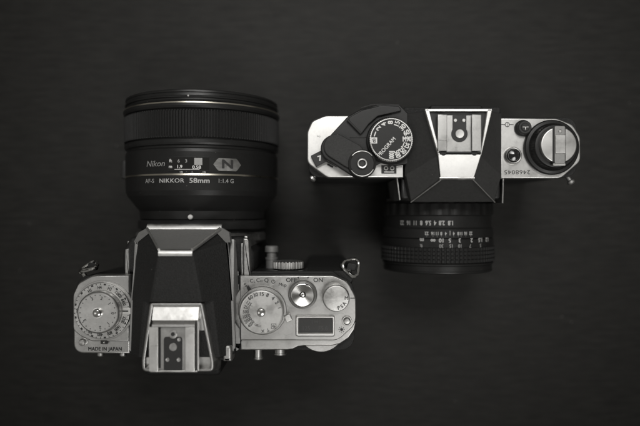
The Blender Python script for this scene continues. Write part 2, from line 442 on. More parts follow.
# lamp symbol beside the button
cx, cy = P(341.6, 329.6, 90); mb.sheet(circ(cx, cy, .75, 20), 90.03, 'ink')
for k in range(8):
    a = k*PI/4
    mb.add([(cx+r*math.cos(a)-q*.16*math.sin(a), cy+r*math.sin(a)+q*.16*math.cos(a), 90.03) for r, q in ((1.0, -1), (1.0, 1), (1.5, 1), (1.5, -1))], [[0, 1, 2, 3][::-1]], 'ink')
build(mb, 'top_plate', A)
# rear thumb wheel edge below the plate
mb = MB(); c = P(321, 347.5, 84)
mb.lathe((c[0], c[1]+9.5, 0), (0, 0, 1), [(11.2, 80.5), (11.8, 81), (11.8, 84.5), (11.4, 85)], 'silver', 140, mod=lambda i, k: 1-.012*(i % 2))
build(mb, 'thumb_wheel', A)
for px, r, l in ((258, 2.5, 5.0), (280, 3.3, 2.8)):
    mb = MB(); c = P(px, 350, 84)
    mb.lathe((c[0], c[1]+1, 83.2), (0, -1, 0), [(r*.93, 0), (r*.93, l-.4), (r, l-.2), (r, l+.4), (r*.85, l+.9), (.1, l+1.1)], 'silver', 40)
    build(mb, 'rear_button', A)

# release mode ring, shutter speed dial
CX, CY = P(261.6, 311.8, 95)
mb = MB(); R = S(31, 88)
mb.lathe((CX, CY, 0), (0, 0, 1), [(R, 82), (R, 87.4), (R-.5, 88.3), (R-1.2, 88.5), (R-4, 88.5)], 'silver', 120)
build(mb, 'dial_base', A)
mb = MB(); R = S(24.3, 91)
mb.lathe((CX, CY, 0), (0, 0, 1), [(R, 89.8), (R, 91.2), (R-.3, 91.6), (R-3, 91.6)], 'silver', 120)
a = math.radians(122); ux, uy = math.cos(a), math.sin(a)
mb.add([(CX+ux*(R-1)-uy*q*w_, CY+uy*(R-1)+ux*q*w_, z) if k == 0 else (CX+ux*(R+2)-uy*q*w_*.5, CY+uy*(R+2)+ux*q*w_*.5, z)
        for z in (90.0, 91.3) for k, q, w_ in ((0, -1, 1.0), (0, 1, 1.0), (1, 1, 1.0), (1, -1, 1.0))],
       [[3, 2, 1, 0], [4, 5, 6, 7], [0, 1, 5, 4], [1, 2, 6, 5], [2, 3, 7, 6], [3, 0, 4, 7]], 'ink')
build(mb, 'mode_ring', A)
mb = MB(); R = S(22.8, 97)
mb.lathe((CX, CY, 0), (0, 0, 1), [(R, 91.4), (R, 95.5), (R-.12, 96.2), (R-.45, 96.8), (R-.95, 97.05), (R-1.1, 97.0), (.1, 97.0)], 'dial', 240,
         mod=lambda i, k: 1-.012*(i % 2)*(k <= 1))
dialtext(mb, [('2', 32), ('4', 50), ('8', 70), ('15', 89), ('30', 108), ('60', 126)], CX, CY, 97.04, R-2.2, 1.8, 'ink', bold=.035, sx=.95)
dialtext(mb, [('125', 144), ('250', 161), ('500', 178), ('1000', 195), ('2000', 212), ('4000', 229)], CX, CY, 97.04, R-3.6, 1.65, 'ink', radial=True, inward=True, bold=.022, sx=.82)
dialtext(mb, [('1', 14), ('T', 291), ('X', 275), ('B', 312)], CX, CY, 97.04, R-2.0, 1.5, 'ink', bold=.03)
dialtext(mb, [('1/3', 248), ('STEP', 258)], CX, CY, 97.04, R-4.6, 1.0, 'ink', bold=.0)
ar = math.radians(312); bx, by = CX+(R-2)*math.cos(ar), CY+(R-2)*math.sin(ar)
mb.ringslab([(bx+x*1.25, by+y*1.25) for x, y in ((-1, -1), (1, -1), (1, 1), (-1, 1))], [(bx+x, by+y) for x, y in ((-1, -1), (1, -1), (1, 1), (-1, 1))], 97.0, 97.04, 'ink', .01)
sd = build(mb, 'shutter_dial', A)
mb = MB()
mb.lathe((CX, CY, 0), (0, 0, 1), [(2.1, 96.9), (2.1, 97.4), (1.6, 97.4), (1.6, 98.3), (1.3, 98.8), (.6, 99), (.05, 99.0)], 'chrome', 48)
build(mb, 'dial_button', sd)

# shutter release with power collar
CX, CY = P(302.6, 295.2, 93)
mb = MB()
mb.lathe((CX, CY, 0), (0, 0, 1), [(7.2, 89.8), (7.2, 90.8), (6.8, 91.4), (6.75, 93.3), (6.5, 93.8), (6.15, 94.0), (5.9, 93.8), (5.75, 93.2), (5.7, 92.0)], 'silver', 96)
c2 = P(307.2, 284.6, 93); mb.lathe((c2[0], c2[1], 0), (0, 0, 1), [(1.1, 90.4), (1.1, 93.0), (.8, 93.5), (.05, 93.6)], 'silver', 24)
mb.sheet(circ(c2[0], c2[1]+.1, .45, 16), 93.62, 'ink')
rel = build(mb, 'power_switch', A)
mb = MB()
mb.lathe((CX, CY, 0), (0, 0, 1), [(5.65, 92.0), (5.6, 93.2), (5.3, 93.3), (1.25, 91.9), (1.15, 92.3), (.8, 92.5), (.05, 92.5)], 'dish', 128)
build(mb, 'release_button', rel)

# mode dial
CX, CY = P(336.2, 298.6, 95)
mb = MB(); R = S(13.7, 95)
mb.lathe((CX, CY, 0), (0, 0, 1), [(R, 89.8), (R, 93.7), (R-.12, 94.3), (R-.45, 94.85), (R-.95, 95.1), (.1, 95.1)], 'dial', 180, mod=lambda i, k: 1-.010*(i % 2)*(k <= 1))
for s_, a, rr in (('M', 2, 1.7), ('A', -32, 1.9), ('S', -54, 1.9), ('P', -75, 1.9)):
    ar = math.radians(a); mb.text(s_, 1.75, flat(CX+(R-rr)*math.cos(ar), CY+(R-rr)*math.sin(ar), 95.14, 0 if s_ == 'M' else a+90), 'ink', .03)
build(mb, 'mode_dial', A)

# display
mb = MB(); z = 91.0
fo = rnd([P(295.7, 315.8, z), P(334.8, 315.8, z), P(334.8, 336.5, z), P(295.7, 336.5, z)], 1.0, 4)
fi = rnd([P(298.9, 318.2, z), P(332.4, 318.2, z), P(332.4, 333.0, z), P(298.9, 333.0, z)], .35, 4)
mb.ringslab(fo, fi, 89.8, 91.5, 'silverw', .45)
fr = build(mb, 'display_frame', A)
mb = MB(); mb.sheet(inset(fi, -.05), 90.25, 'lcd')
for k, (s_, x) in enumerate((('125', 306), ('F5.6', 323))): mb.text(s_, 2.2, flat(*P(x, 328.5, 90.3), 90.28), 'lcdink', 0, .9)
mb.text('[ 999 ]', 1.2, flat(*P(316, 322, 90.3), 90.28), 'lcdink', 0, .9)
build(mb, 'display_panel', fr)
# buttons
mb = MB(); CX, CY = P(347, 321.2, 91)
mb.lathe((CX, CY, 0), (0, 0, 1), [(2.5, 89.8), (2.5, 90.5), (2.3, 90.9), (1.95, 90.9), (1.85, 90.4), (1.75, 90.4), (1.7, 91.4), (1.3, 91.9), (.05, 92.0)], 'dial', 48)
build(mb, 'lamp_button', A)
mb = MB(); CX, CY = P(288.2, 318.2, 92)
q = [(CX+x*math.cos(.4)-y*math.sin(.4), CY+x*math.sin(.4)+y*math.cos(.4)) for x, y in ((-1.7, -1.7), (1.7, -1.7), (1.5, 1.7), (-1.5, 1.7))]
mb.slab(rnd(q, .5, 3), 89.8, 92.6, .4, 'silverw'); build(mb, 'lock_tab', A)

# front command dial: a knurled wheel standing in the front of the grip
mb = MB(); cx = P(288, 266, 76)[0]; y1 = P(288, 262.2, 82)[1]; y0 = P(288, 269.6, 82)[1]
R = 8.0
mb.lathe((cx, y0, 74.5), (0, 1, 0), [(R-.7, -.2), (R, .2), (R, y1-y0-.4), (R-.6, y1-y0), (R*.3, y1-y0+.2)], 'chromeb', 112,
         mod=lambda i, k: 1-.07*((i % 4) >= 2)*(k in (1, 2)))
build(mb, 'front_wheel', A)
mb = MB(); c = P(270.5, 262, 62)
mb.lathe((c[0]+.5, c[1]-7, 60), (0, 1, 0), [(3.1, 0), (3.1, 8), (3.4, 8.2), (3.4, 9.4), (2.6, 9.6), (2.6, 12.2), (3.6, 12.4), (3.6, 15.0), (3.1, 15.6), (.1, 15.8)], 'facet', 48)
build(mb, 'preview_button', A)
mb = MB(); mb.slab(rnd([P(250, 271, 84), P(333, 271, 84), P(342, 278, 84), P(250, 278, 84)], 1.5), 70, 84.6, .7, 'bpaint'); build(mb, 'front_trim', A)

# --- strap lugs with rings
def lug(parent, base, tip, ring_c, R, n1, n2, z):
    mb = MB()
    b3 = Vector((*base, z)); t3 = Vector((*tip, z+1.2))
    mb.tube([b3, b3.lerp(t3, .5), t3], 1.15, 'chrome', seg=16)
    mb.lathe(t3, (t3-b3).normalized(), [(1.5, -1.0), (1.9, -.5), (1.9, .6), (1.4, 1.1)], 'chrome', 28)
    lg = build(mb, 'strap_lug', parent)
    mb = MB()
    for off, nn in ((0.0, n1), (.95, n2)):
        n_ = Vector(nn).normalized(); u = n_.orthogonal().normalized(); v = n_.cross(u); pts = []
        for i in range(42):
            a = 2*PI*i/42; rr = R*(1+.13*math.cos(3*a))
            pts.append(Vector((*ring_c, z+1.5+off))+u*rr*math.cos(a)+v*rr*math.sin(a)*.92)
        mb.tube(pts, .75, 'chrome', True, 10)
    build(mb, 'split_ring', lg)
    mb = MB(); 
    mb.slab(rnd([(ring_c[0]-2.6, ring_c[1]-1.7), (ring_c[0]+2.2, ring_c[1]-2.3), (ring_c[0]+2.8, ring_c[1]+1.3), (ring_c[0]-1.8, ring_c[1]+2)], 1), z-3, z-.2, .4, 'bpaint')
    build(mb, 'ring_guard', lg)
lug(A, P(344, 281, 80), P(347.5, 271, 80), P(351.5, 267, 82), 4.9, (.35, .55, .75), (.5, .35, .8), 80)
lug(A, P(88, 281, 80), P(83, 271, 80), P(90, 266.6, 82), 4.6, (-.25, .93, .3), (-.35, .86, .42), 80)

# --- prism housing
mb = MB()
def sym(lst): return [(XA+x, y, z) for x, y, z in lst]
def outline(hw_f, hw_m, hw_b, y_f, y_m, y_b):
    r_ = [(hw_f, y_f), (hw_m, y_m), (hw_b, y_b)]
    pts = [(XA-x, y) for x, y in r_] + [(XA+x, y) for x, y in reversed(r_)]
    return rnd(pts, [1.5, 8, 4, 4, 8, 1.5], 5)
zf = lambda p, z: [(x, y, z) for x, y in ccw(p)]
o0 = outline(26.0, 27.3, 28.0, -13, -43, -70); o1 = outline(25.2, 26.8, 27.5, -13.2, -43, -69.5); o2 = outline(22.6, 25.0, 26.2, -14, -43, -69)
mb.loft([zf(o0, 78), zf(o1, 86.5), zf(o2, 93.6), zf(inset(o2, .35), 94.1), zf(inset(o2, .9), 94.0)], 'facet')
for sg in (-1, 1):
    q = [(18.5, -7.3, 88.3), (22.4, -9.6, 89.6), (23.6, -14.3, 93.9), (21.6, -14.4, 94.9), (16.9, -10.0, 91.9)]
    lo = [(sg*x, y-.4, z-6) for x, y, z in q]; hi = [(sg*x, y, z) for x, y, z in q]
    if sg < 0: lo, hi = lo[::-1], hi[::-1]
    mb.loft([sym(lo), sym(hi)], 'facet')
skirt = build(mb, 'prism_skirt', A)
# black roof
mb = MB()
def sec(y, ht_, zt_, hb_, zb_, rr=.9):
    # cross-section of the hood at y: bottom edges (hb_, zb_), top edges (ht_, zt_) softened
    f = .10
    right = [(hb_, zb_-6), (hb_, zb_), (ht_+(hb_-ht_)*f, zt_+(zb_-zt_)*f*.75), (ht_, zt_+.05), (ht_-1.1, zt_+.35)]
    return [(XA+x, y, z) for x, z in right] + [(XA-x, y, z) for x, z in reversed(right)]
# front end leans back with the silver facet
s0 = [(XA+sg*x, y, z) for sg, seq in ((1, ((19.2, -9.8, 84), (18.4, -9.0, 88.3), (9.6, -16.8, 103), (8.0, -18.2, 105.9), (6.9, -18.6, 106.3))), (-1, ((6.9, -18.6, 106.3), (8.0, -18.2, 105.9), (9.6, -16.8, 103), (18.4, -9.0, 88.3), (19.2, -9.8, 84)))) for x, y, z in seq]
sm = [(XA+sg*x, y, z) for sg, seq in ((1, ((22.8, -13.6, 86), (22.0, -13.9, 93.5), (9.3, -18.0, 104.3), (8.2, -18.9, 106.1), (7.0, -19.2, 106.4))), (-1, ((7.0, -19.2, 106.4), (8.2, -18.9, 106.1), (9.3, -18.0, 104.3), (22.0, -13.9, 93.5), (22.8, -13.6, 86)))) for x, y, z in seq]
s1 = sec(-21.0, 8.4, 106.5, 22.7, 93.7)
s2 = sec(-41.6, 12.2, 106.0, 24.4, 93.7)
s3 = sec(-41.62, 16.6, 101.6, 24.4, 93.7); s4 = sec(-69, 19.4, 99.6, 25.6, 93.4)
mb.loft([s0, sm, s1, s2, s3, s4], 'leather')
build(mb, 'prism_roof', A, 40, bevel=.5)
# silver front facet, its lip and bright top edge
mb = MB()
def q4(pts, m_, th=.5):
    p = [Vector(v) for v in pts]; n_ = (p[1]-p[0]).cross(p[-1]-p[0]).normalized()
    if n_.z < 0: p = p[::-1]; n_ = -n_
    c_ = sum(p, Vector())/len(p)
    lo = [v-n_*th for v in p]; mid = [v-n_*.12 for v in p]
    hi = [v+(c_-v).normalized()*.18 for v in p]
    mb.loft([lo, mid, hi], m_)
F0 = [(-18.6, -8.0, 89.2), (18.6, -8.0, 89.2), (7.9, -17.4, 106.6), (-7.9, -17.4, 106.6)]
q4(sym(F0), 'facet', .8)
# raised frame along the slanted edges
def bar(a, b_, r, m_='silver'): mb.tube([Vector(sym([a])[0]), Vector(sym([b_])[0])], r, m_, seg=14)
bar((-18.0, -7.6, 90.4), (-7.8, -17.0, 107.2), .6, 'chromef'); bar((18.0, -7.6, 90.4), (7.8, -17.0, 107.2), .7, 'chromef')
# bright ridge
mb.loft([sym([(x, -17.3+y, 106.6+z) for y, z in ((.35, -.6), (.15, .25), (-.4, .75), (-1.2, 1.02), (-2.0, 1.2), (-2.7, 1.05), (-2.9, -.4))]) for x in (-7.9, -7.4, 7.4, 7.9)], 'silverw')
# lower lip
mb.loft([sym([(x, -7.0+y, 87.4+z) for y, z in ((1.6, -2.2), (1.55, -.6), (1.1, .3), (.3, .75), (-.7, 1.3), (-1.3, 1.4), (-1.6, -1.5))]) for x in (-18.9, -18.5, 17.9, 18.3)], 'silverw')
build(mb, 'prism_front', A, 40)
# rear shoe housing (silver saddle)
mb = MB()
ZH = 104.0
hb = rnd([(XA-13.2, -41.2), (XA+13.2, -41.2), (XA+19, -70), (XA+19, -77), (XA-19, -77), (XA-19, -70)], [1.5, 1.5, 3, 3, 3, 3], 4)
ht = rnd([(XA-12.4, -42), (XA+12.4, -42), (XA+17.2, -70), (XA+17.2, -75.5), (XA-17.2, -75.5), (XA-17.2, -70)], [1.5, 1.5, 3, 3, 3, 3], 4)
zs = lambda p, z: [(x, y, z-(max(0, -43-y))*.10) for x, y in ccw(p)]
mb.loft([zs(hb, 96), zs(ht, 104.9), zs(inset(ht, .25), 105.5), zs(inset(ht, .8), 105.8), zs(inset(ht, 1.5), 105.6), zs(inset(ht, 1.8), 104.8), zs(inset(ht, 1.9), 102.2)], 'silver')
hs = build(mb, 'shoe_housing', A, 50)
mb = MB()
xl, xr = P(149.5, 0, 106)[0], P(197, 0, 106)[0]
ya, yb, yc, yd, ye = [P(0, y_, 106)[1] for y_ in (305.5, 320, 323, 327.5, 371)]
# white ramp, stop bar
mb.loft([[(x, ya, 101), (x, ya, 103.6), (x, ya-.3, 103.9), (x, yb, 106.6), (x, yb-.4, 106.4), (x, yb-.4, 101)] for x in (P(152.3, 0, 106)[0], P(198.3, 0, 106)[0])], 'silverw')
mb.loft([[(x, yb-.4, 104), (x, yb-.4, 105.0), (x, yc, 105.8), (x, yc-.6, 106.9), (x, yd+.5, 107.1), (x, yd, 106.4), (x, yd, 104)] for x in (P(152.6, 0, 106)[0], P(195.2, 0, 106)[0])], 'silver')
# floor plate
mb.box(xl+1, xr-1, ye, yd, 102.4, 104.4, 'silver', .2)
# rails
for a_, b_, wl in ((149, 158, 0), (185.2, 194.8, 1)):
    x0, x1 = P(a_, 0, 107)[0], P(b_, 0, 107)[0]
    mb.box(x0, x1, ye, yd+.4, 106.2, 107.4, 'silverw', .35)
    xw = (x0, x0+1.2) if wl == 0 else (x1-1.2, x1)
    mb.box(xw[0], xw[1], ye, yd, 103, 106.6, 'silver', .1)
mb.box(P(158.2, 0, 105)[0], P(160.4, 0, 105)[0], ye+1, yd-.5, 104.0, 104.7, 'ink', .05)
mb.box(P(196.3, 0, 106)[0], P(198.8, 0, 106)[0], ye, yb, 103, 105.6, 'silver', .4)
mb.box(P(195.0, 0, 106)[0], P(196.2, 0, 106)[0], ye, yd, 103.4, 104.6, 'ink', .02)
mb.box(xl, P(197, 0, 106)[0], ye-1.0, ye, 102.4, 104.9, 'silverw', .3)
shoe = build(mb, 'hot_shoe', A, 40)
mb = MB()
a0, a1, b0, b1 = P(163.8, 337, 104.6), P(182.2, 337, 104.6), P(163.8, 370, 104.6), P(182.2, 370, 104.6)
pl = rnd([(a0[0], a0[1]), (a1[0], a1[1]), (b1[0], b1[1]), (b0[0], b0[1])], [1.4, 1.4, .2, .2], 4)
mb.slab(pl, 104.3, 104.75, .08, 'ink')
c = P(173, 334.6, 104.6); mb.lathe((c[0], c[1], 0), (0, 0, 1), [(1.9, 104.3), (1.9, 104.8), (1.7, 104.85), (.1, 104.85)], 'silver', 32); mb.sheet(circ(c[0], c[1]+.2, .95, 24), 104.9, 'ink')
for px, py, r in ((173, 347.2, 1.95), (179, 339.8, .95), (167.4, 360, 1.0), (178.6, 360, 1.0)):
    c = P(px, py, 105); mb.lathe((c[0], c[1], 0), (0, 0, 1), [(r, 104.6), (r, 104.95), (r-.2, 105.1), (r*.6, 105.05), (.05, 105.0)], 'silver', 32)
build(mb, 'contact_panel', shoe)
# rear eyepiece block and diopter knob
mb = MB()
mb.slab(rnd([(XA-18, -66), (XA+18, -66), (XA+19, -80), (XA-19, -80)], 3), 70, 93, 2, 'rubber')
build(mb, 'eyepiece', A)
mb = MB(); x0, yt = P(222.5, 345, 97); x1, yb_ = P(232, 362, 97)
mb.slab(rnd([(x0, yt), (x1, yt), (x1, yb_), (x0, yb_)], [2.2, 2.2, .8, .8]), 88, 97, 1.5, 'silver')
c = P(219, 359, 95); mb.slab(rnd([(c[0]-2, c[1]-1.2), (c[0]+2, c[1]-1), (c[0]+2, c[1]+1.2), (c[0]-2.2, c[1]+.2)], .6), 88, 94, .6, 'bpaint')
build(mb, 'diopter_knob', A)

# --- lens
lensA = bpy.data.objects.new('lens', None); COL.objects.link(lensA); finish(lensA, (XA, 20, 45), A)
XL = XA+.6; DL = 1.0
lc = (XL, 0, 44)
def LL(mb_, prof, m_, seg=192, mod=None): mb_.lathe(lc, (0, 1, 0), [(r+DL if r > 30 else r, h) for r, h in prof], m_, seg, mod, cap=False)
mb = MB()
prof = [(32.5, -11), (33.0, -8), (33.0, -3.5), (33.6, -3.2), (33.8, 1), (35.5, 3), (40.2, 9.0), (41.2, 11.5), (41.4, 18.95), (41.75, 19.0), (41.52, 19.85), (41.4, 19.9), (41.5, 31), (41.2, 32.5), (40.5, 33.2), (40.5, 34.2), (41.6, 34.6), (41.9, 35.5), (41.9, 37.2), (41.0, 37.6), (41.0, 38.0)]
LL(mb, prof, ['lens']*8+['gold']*3+['lens']*12)
# front collar, filter ring and hood bayonet
prof = [(41.2, 52.6), (42.0, 53.0), (42.5, 54.0), (42.5, 55.1), (42.52, 55.25), (42.36, 55.95), (41.8, 56.4), (40.9, 57.2), (40.9, 58.0), (41.6, 58.3), (41.7, 59.0), (41.2, 59.3), (41.0, 60.6), (41.4, 61.0), (41.3, 61.9), (40.6, 62.3), (39.3, 62.3), (38.8, 61.8), (38.5, 56), (30, 52)]
LL(mb, prof, ['lens']*4+['gold']+['lens']*16)
def onlens(R, lx, ly, xo=XL, zo=44):
    R = R+DL
    def fn(x, y):
        a = (lx-.6+x)/R
        return (xo+R*math.sin(a)*1, ly+y, zo+R*math.cos(a))
    return fn
def AX(px, zt=86.4): return P(px, 0, zt)[0]-XA      # arc length on the top of the barrel
RL = 41.48
mb.text('AF-S', 2.1, onlens(RL, -20.2, 16.2), 'dimwhite', .02, 1.0, .05)
mb.text('NIKKOR', 2.1, onlens(RL, -7.4, 16.2), 'softwhite', .02, 1.15, .06)
mb.text('58mm', 2.4, onlens(RL+.03, 7.0, 16.2), 'softwhite', .04, 1.15, .04)
mb.text('1:1.4 G', 2.1, onlens(RL, 20.3, 16.2), 'dimwhite', .02, .92, .05)
nk = onlens(RL+.05, -16.4, 24.9); mb.text('Nikon', 2.9, lambda x, y: nk(x+.22*y, y), 'dimwhite', .0, 1.12, 0)
for s_, x in (('16', -2.2), ('|', 3.3), ('16', 9.2)): mb.text(s_, 1.3, onlens(RL+.02, x, 20.9-.2), 'softwhite', .02)
c = onlens(41.78, P(188.5, 0, 86)[0]-XA, 58.8)(0, 0)
mb.lathe((c[0], c[1], c[2]-.3), (0, .05, 1), [(.45, 0), (.45, .35), (.05, .5)], 'softwhite', 16)
barrel = build(mb, 'lens_barrel', lensA, 30)
# focus ring with ribs
mb = MB(); SEG = 176*4
LL(mb, [(40.9, 37.9), (42.0, 38.2), (42.1, 38.8), (42.1, 51.6), (42.0, 52.1), (41.0, 52.6)], 'rubber', SEG,
         mod=lambda i, k: (1-.017*((i % 4) >= 2)) if 1 < k < 4 else 1)
build(mb, 'focus_ring', lensA, 25)
mb = MB()
mb.lathe(lc, (0, 1, 0), [(33.9, -8.8), (35.6, -8.6), (35.8, -8), (35.8, -4.4), (35.2, -3.9), (33.7, -3.8)], 'bpaint', 128, cap=False)
cx_, cy_ = P(189.8, 217, 80.6); mb.lathe((cx_, -2.2, 78.4), (0, .10, 1), [(1.35, 0), (1.35, 1.0), (1.1, 1.5), (.6, 1.75), (.05, 1.85)], 'white', 32)
mb.lathe(lc, (0, 1, 0), [(33.3, -4.0), (34.0, -3.9), (34.1, -1.2), (33.5, .2)], 'lens', 128, cap=False)
build(mb, 'mount_ring', lensA)
# distance window
def patch(mb_, x0, x1, y0, y1, R_, m_, n=14, th=.25):
    loops = []; R_ += DL
    for i in range(n+1):
        a = (x0-.6+(x1-x0)*i/n)/R_
        loops.append([(XL+(R_+d)*math.sin(a), y_, 44+(R_+d)*math.cos(a)) for y_, d in ((y0, -th), (y0, 0), (y1, 0), (y1, -th))])
    mb_.loft(loops, m_)
mb = MB()
patch(mb, -9.0, 11.8, 21.4, 28.0, 41.62, 'glass', th=.5)
patch(mb, 4.4, 8.4, 24.1, 27.6, 41.66, 'facet', 6, th=.1)
patch(mb, -9.3, 12.1, 28.0, 28.35, 41.75, 'bpaint', th=.6); patch(mb, -9.3, 12.1, 21.05, 21.4, 41.75, 'bpaint', th=.6)
for s_, x, y_, m_ in (('ft', -7.6, 26.2, 'white'), ('m', -7.7, 23.3, 'white'), ('6', -3.4, 26.0, 'dimwhite'), ('3', .4, 26.0, 'dimwhite'), ('1.9', -3.0, 23.2, 'white'), ('0.58', 5.6, 22.9, 'white')):
    mb.text(s_, 1.6, onlens(41.72, x, y_), m_, .04, 1.1)
patch(mb, -5.6, 7.0, 21.75, 22.0, 41.70, 'white', 8, th=.05)
build(mb, 'distance_window', lensA)
# emblem
mb = MB()
hx = [(12.0, 24.5), (14.4, 27.8), (24.4, 27.8), (26.9, 24.5), (24.4, 21.4), (14.4, 21.4)]
n = 16; R_ = 41.75+DL
def hexw(t): # half outline at parameter x
    x0, x1 = 13.9, 28.6; x = x0+(x1-x0)*t; hh = min(1, (x-x0)/2.4, (x1-x)/2.4); return x, 24.6+3.2*hh, 24.6-3.2*hh
loops = []
for i in range(n+1):
    x, yt_, yb2 = hexw(i/n); a = (x-.6)/R_
    loops.append([(XL+(R_+d)*math.sin(a), y_, 44+(R_+d)*math.cos(a)) for y_, d in ((yb2-.01, -.4), (yb2-.01, 0), (yt_+.01, 0), (yt_+.01, -.4))])
mb.loft(loops, 'silver')
mb.text('N', 4.3, onlens(41.80, 21.25, 24.6), 'ink', .06, 1.4)
build(mb, 'emblem_plate', lensA)
# focus mode switch on the left flank
mb = MB(); a = math.radians(-78)
cx_ = XA+41.6*math.sin(a); cz_ = 45+41.6*math.cos(a)
mb.box(cx_-1.2, cx_+1.5, 19, 29, cz_-6, cz_+4, 'bpaint', .8); mb.box(cx_-2.2, cx_, 21, 24, cz_-2, cz_+2, 'rubber', .5)
build(mb, 'focus_switch', lensA)
mb = MB(); mb.lathe(lc, (0, 1, 0), [(38.4, 53), (34, 56.5), (24, 59.0), (12, 60.4), (.1, 60.8)], 'glass', 96, cap=False); build(mb, 'front_glass', lensA)

# =================================================================== CAMERA B : film camera, lens towards the bottom
XB = 67.5
ZB = 82.0
B = empty('film_camera', (XB, 35, 0),
          'smaller upside-down silver and black camera with rewind crank and black wind lever', 'camera')
mb = MB()
bodyp = rnd([P(308, 116, 80), P(580, 116, 80), P(580, 177, 80), P(308, 177, 80)], 7)
mb.slab(bodyp, 5, 76.5, .5, 'leather'); mb.slab(inset(bodyp, -.2), 0, 5.2, .5, 'black')
build(mb, 'camera_body', B)
# front mount block
mb = MB()
mx0, mx1 = P(399.5, 0, 78)[0], P(503, 0, 78)[0]
mb.slab(rnd([(mx0+1, 18), (mx1-1, 18), (mx1-1, 7), (mx0+1, 7)], [0, 0, 2, 2]), 8, 77, 1.5, 'bpaint')
mb.lathe((XB, 7, 41), (0, -1, 0), [(29, -1), (29, 1.2), (28.4, 1.8), (26, 1.8)], 'silver', 96)
# the two bright trim edges
for px0, px1, y0_, y1_ in ((397.2, 399.6, 178.5, 200), (503.2, 502.0, 178.5, 203)):
    a_, b_ = P(px0, y0_, 77), P(px1, y1_, 76)
    mb.loft([[(x-.45, y, 40), (x-.45, y, z-.3), (x-.15, y, z), (x+.25, y, z), (x+.5, y, z-.3), (x+.5, y, 40)] for (x, y), z in ((a_, 77), (b_, 77))], 'silver')
build(mb, 'mount_block', B)
# back door strip behind (dark)
mb = MB(); mb.slab(rnd([P(404, 106, 76), P(502, 106, 76), P(502, 120, 76), P(404, 120, 76)], 1.5), 8, 74, 1, 'leather')
mb.slab(rnd([(XB-13, 48), (XB+13, 48), (XB+13, 53.5), (XB-13, 53.5)], 1.5), 60, 90, 1, 'rubber'); build(mb, 'back_door', B)

# left plate
mb = MB()
pl_ = rnd([P(403.5, 115.5, ZB), P(325, 115.5, ZB), P(312, 121, ZB), P(307, 132, ZB), P(307, 163, ZB), P(327, 177.6, ZB), P(403.5, 177.6, ZB)], [0, 7, 4, 5, 5, 5, 0])
mb.slab(pl_, 76, ZB, .8, 'chromeb')
c = P(318.8, 136.4, ZB)
mb.text('S', 1.8, flat(c[0], c[1], ZB+.02, 70), 'dimwhite', 0)
plB = build(mb, 'top_plate', B)
# window in plate beneath dial
mb = MB(); x0, y0_ = P(381.5, 165.2, ZB+.5); x1, y1_ = P(396.5, 173.4, ZB+.5)
mb.box(x0, x1, y0_, y1_, ZB-.1, ZB+.5, 'ink', .2)
for px in (386, 392.2): 
    c = P(px, 168.2, ZB+.6); mb.ringslab(circ(c[0], c[1], 1.15, 20), circ(c[0], c[1], .6, 20), ZB+.45, ZB+.75, 'dial', .1)
mb.box(*[v for v in (P(384, 0, ZB)[0], P(394, 0, ZB)[0])], P(0, 171.6, ZB)[1], P(0, 172.6, ZB)[1], ZB+.4, ZB+.62, 'dial', .05)
build(mb, 'lock_lever', B)
# black wind lever assembly: stand-off plate
mb = MB(); z = 85.0
pw = rnd([P(323, 143, z), P(347.5, 116.5, z), P(361, 108.8, z), P(380, 103.8, z), P(400, 104.6, z), P(405, 109.5, z), P(414.5, 120, z), P(418.5, 134, z), P(416.5, 152, z), P(408, 164, z), P(396, 166, z), P(381, 163, z), P(372, 168, z), P(352, 172, z), P(330, 160, z)], [3, 3, 3, 3, 2, 2, 3, 4, 4, 3, 1, 1, 2, 4, 3])
mb.slab(pw, ZB-.5, 85.0, .8, 'bpaint')
p2 = rnd([P(361.5, 134, 87), P(346.5, 118.5, 87), P(362, 110, 87), P(381, 105.2, 87), P(399, 106, 87), P(402.5, 110.5, 87), P(378, 116, 87), P(369, 124, 87)], [1, 2, 3, 3, 1, 1, 2, 1])
mb.slab(p2, 84.6, 87.0, .55, 'bpaint')
# thin paler rods, light painted along the facet edges
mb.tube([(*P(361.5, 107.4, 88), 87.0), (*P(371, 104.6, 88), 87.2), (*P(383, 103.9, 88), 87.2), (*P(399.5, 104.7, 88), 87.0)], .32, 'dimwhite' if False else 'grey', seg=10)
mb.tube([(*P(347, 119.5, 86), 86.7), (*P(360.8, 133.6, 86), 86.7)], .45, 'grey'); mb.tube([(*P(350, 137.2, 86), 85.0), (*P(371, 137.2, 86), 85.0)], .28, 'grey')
stand = build(mb, 'lever_plate', B)
# lever arm with dark grey pad
HX, HY = P(362, 163.6, 90)
mb = MB()
def capsule(ax, ay, ra, bx_, by_, rb_, n=18):
    d = math.atan2(by_-ay, bx_-ax); L__ = math.hypot(bx_-ax, by_-ay); off = math.asin(max(-1, min(1, (ra-rb_)/L__)))
    pts = []
    for i in range(n+1):
        a = d+PI/2-off+ (PI+2*off)*i/n; pts.append((ax+ra*math.cos(a), ay+ra*math.sin(a)))
    for i in range(n+1):
        a = d-PI/2+off+(PI-2*off)*i/n; pts.append((bx_+rb_*math.cos(a), by_+rb_*math.sin(a)))
    return pts
LX, LY = P(336, 146.2, 90)
mb.slab(capsule(LX-.7, LY-.9, S(13.8, 88), HX-.5, HY-.8, S(13.2, 88)), 84.9, 88.4, .8, 'bpaint')
mb.slab(capsule(LX, LY, S(12.4, 90), *P(352, 155.5, 90), S(13.0, 90)), 88, 89.9, .7, 'grey')
arm = build(mb, 'wind_lever', B)
mb = MB()
mb.lathe((HX, HY, 0), (0, 0, 1), [(S(14.4, 90), 84.8), (S(14.4, 90), 89.3), (S(13.8, 90), 90.3), (S(12.4, 90), 90.6), (S(11.5, 90), 90.3), (S(6, 90), 90.3), (S(5.6, 90), 90.3)], 'bpaint', 96)
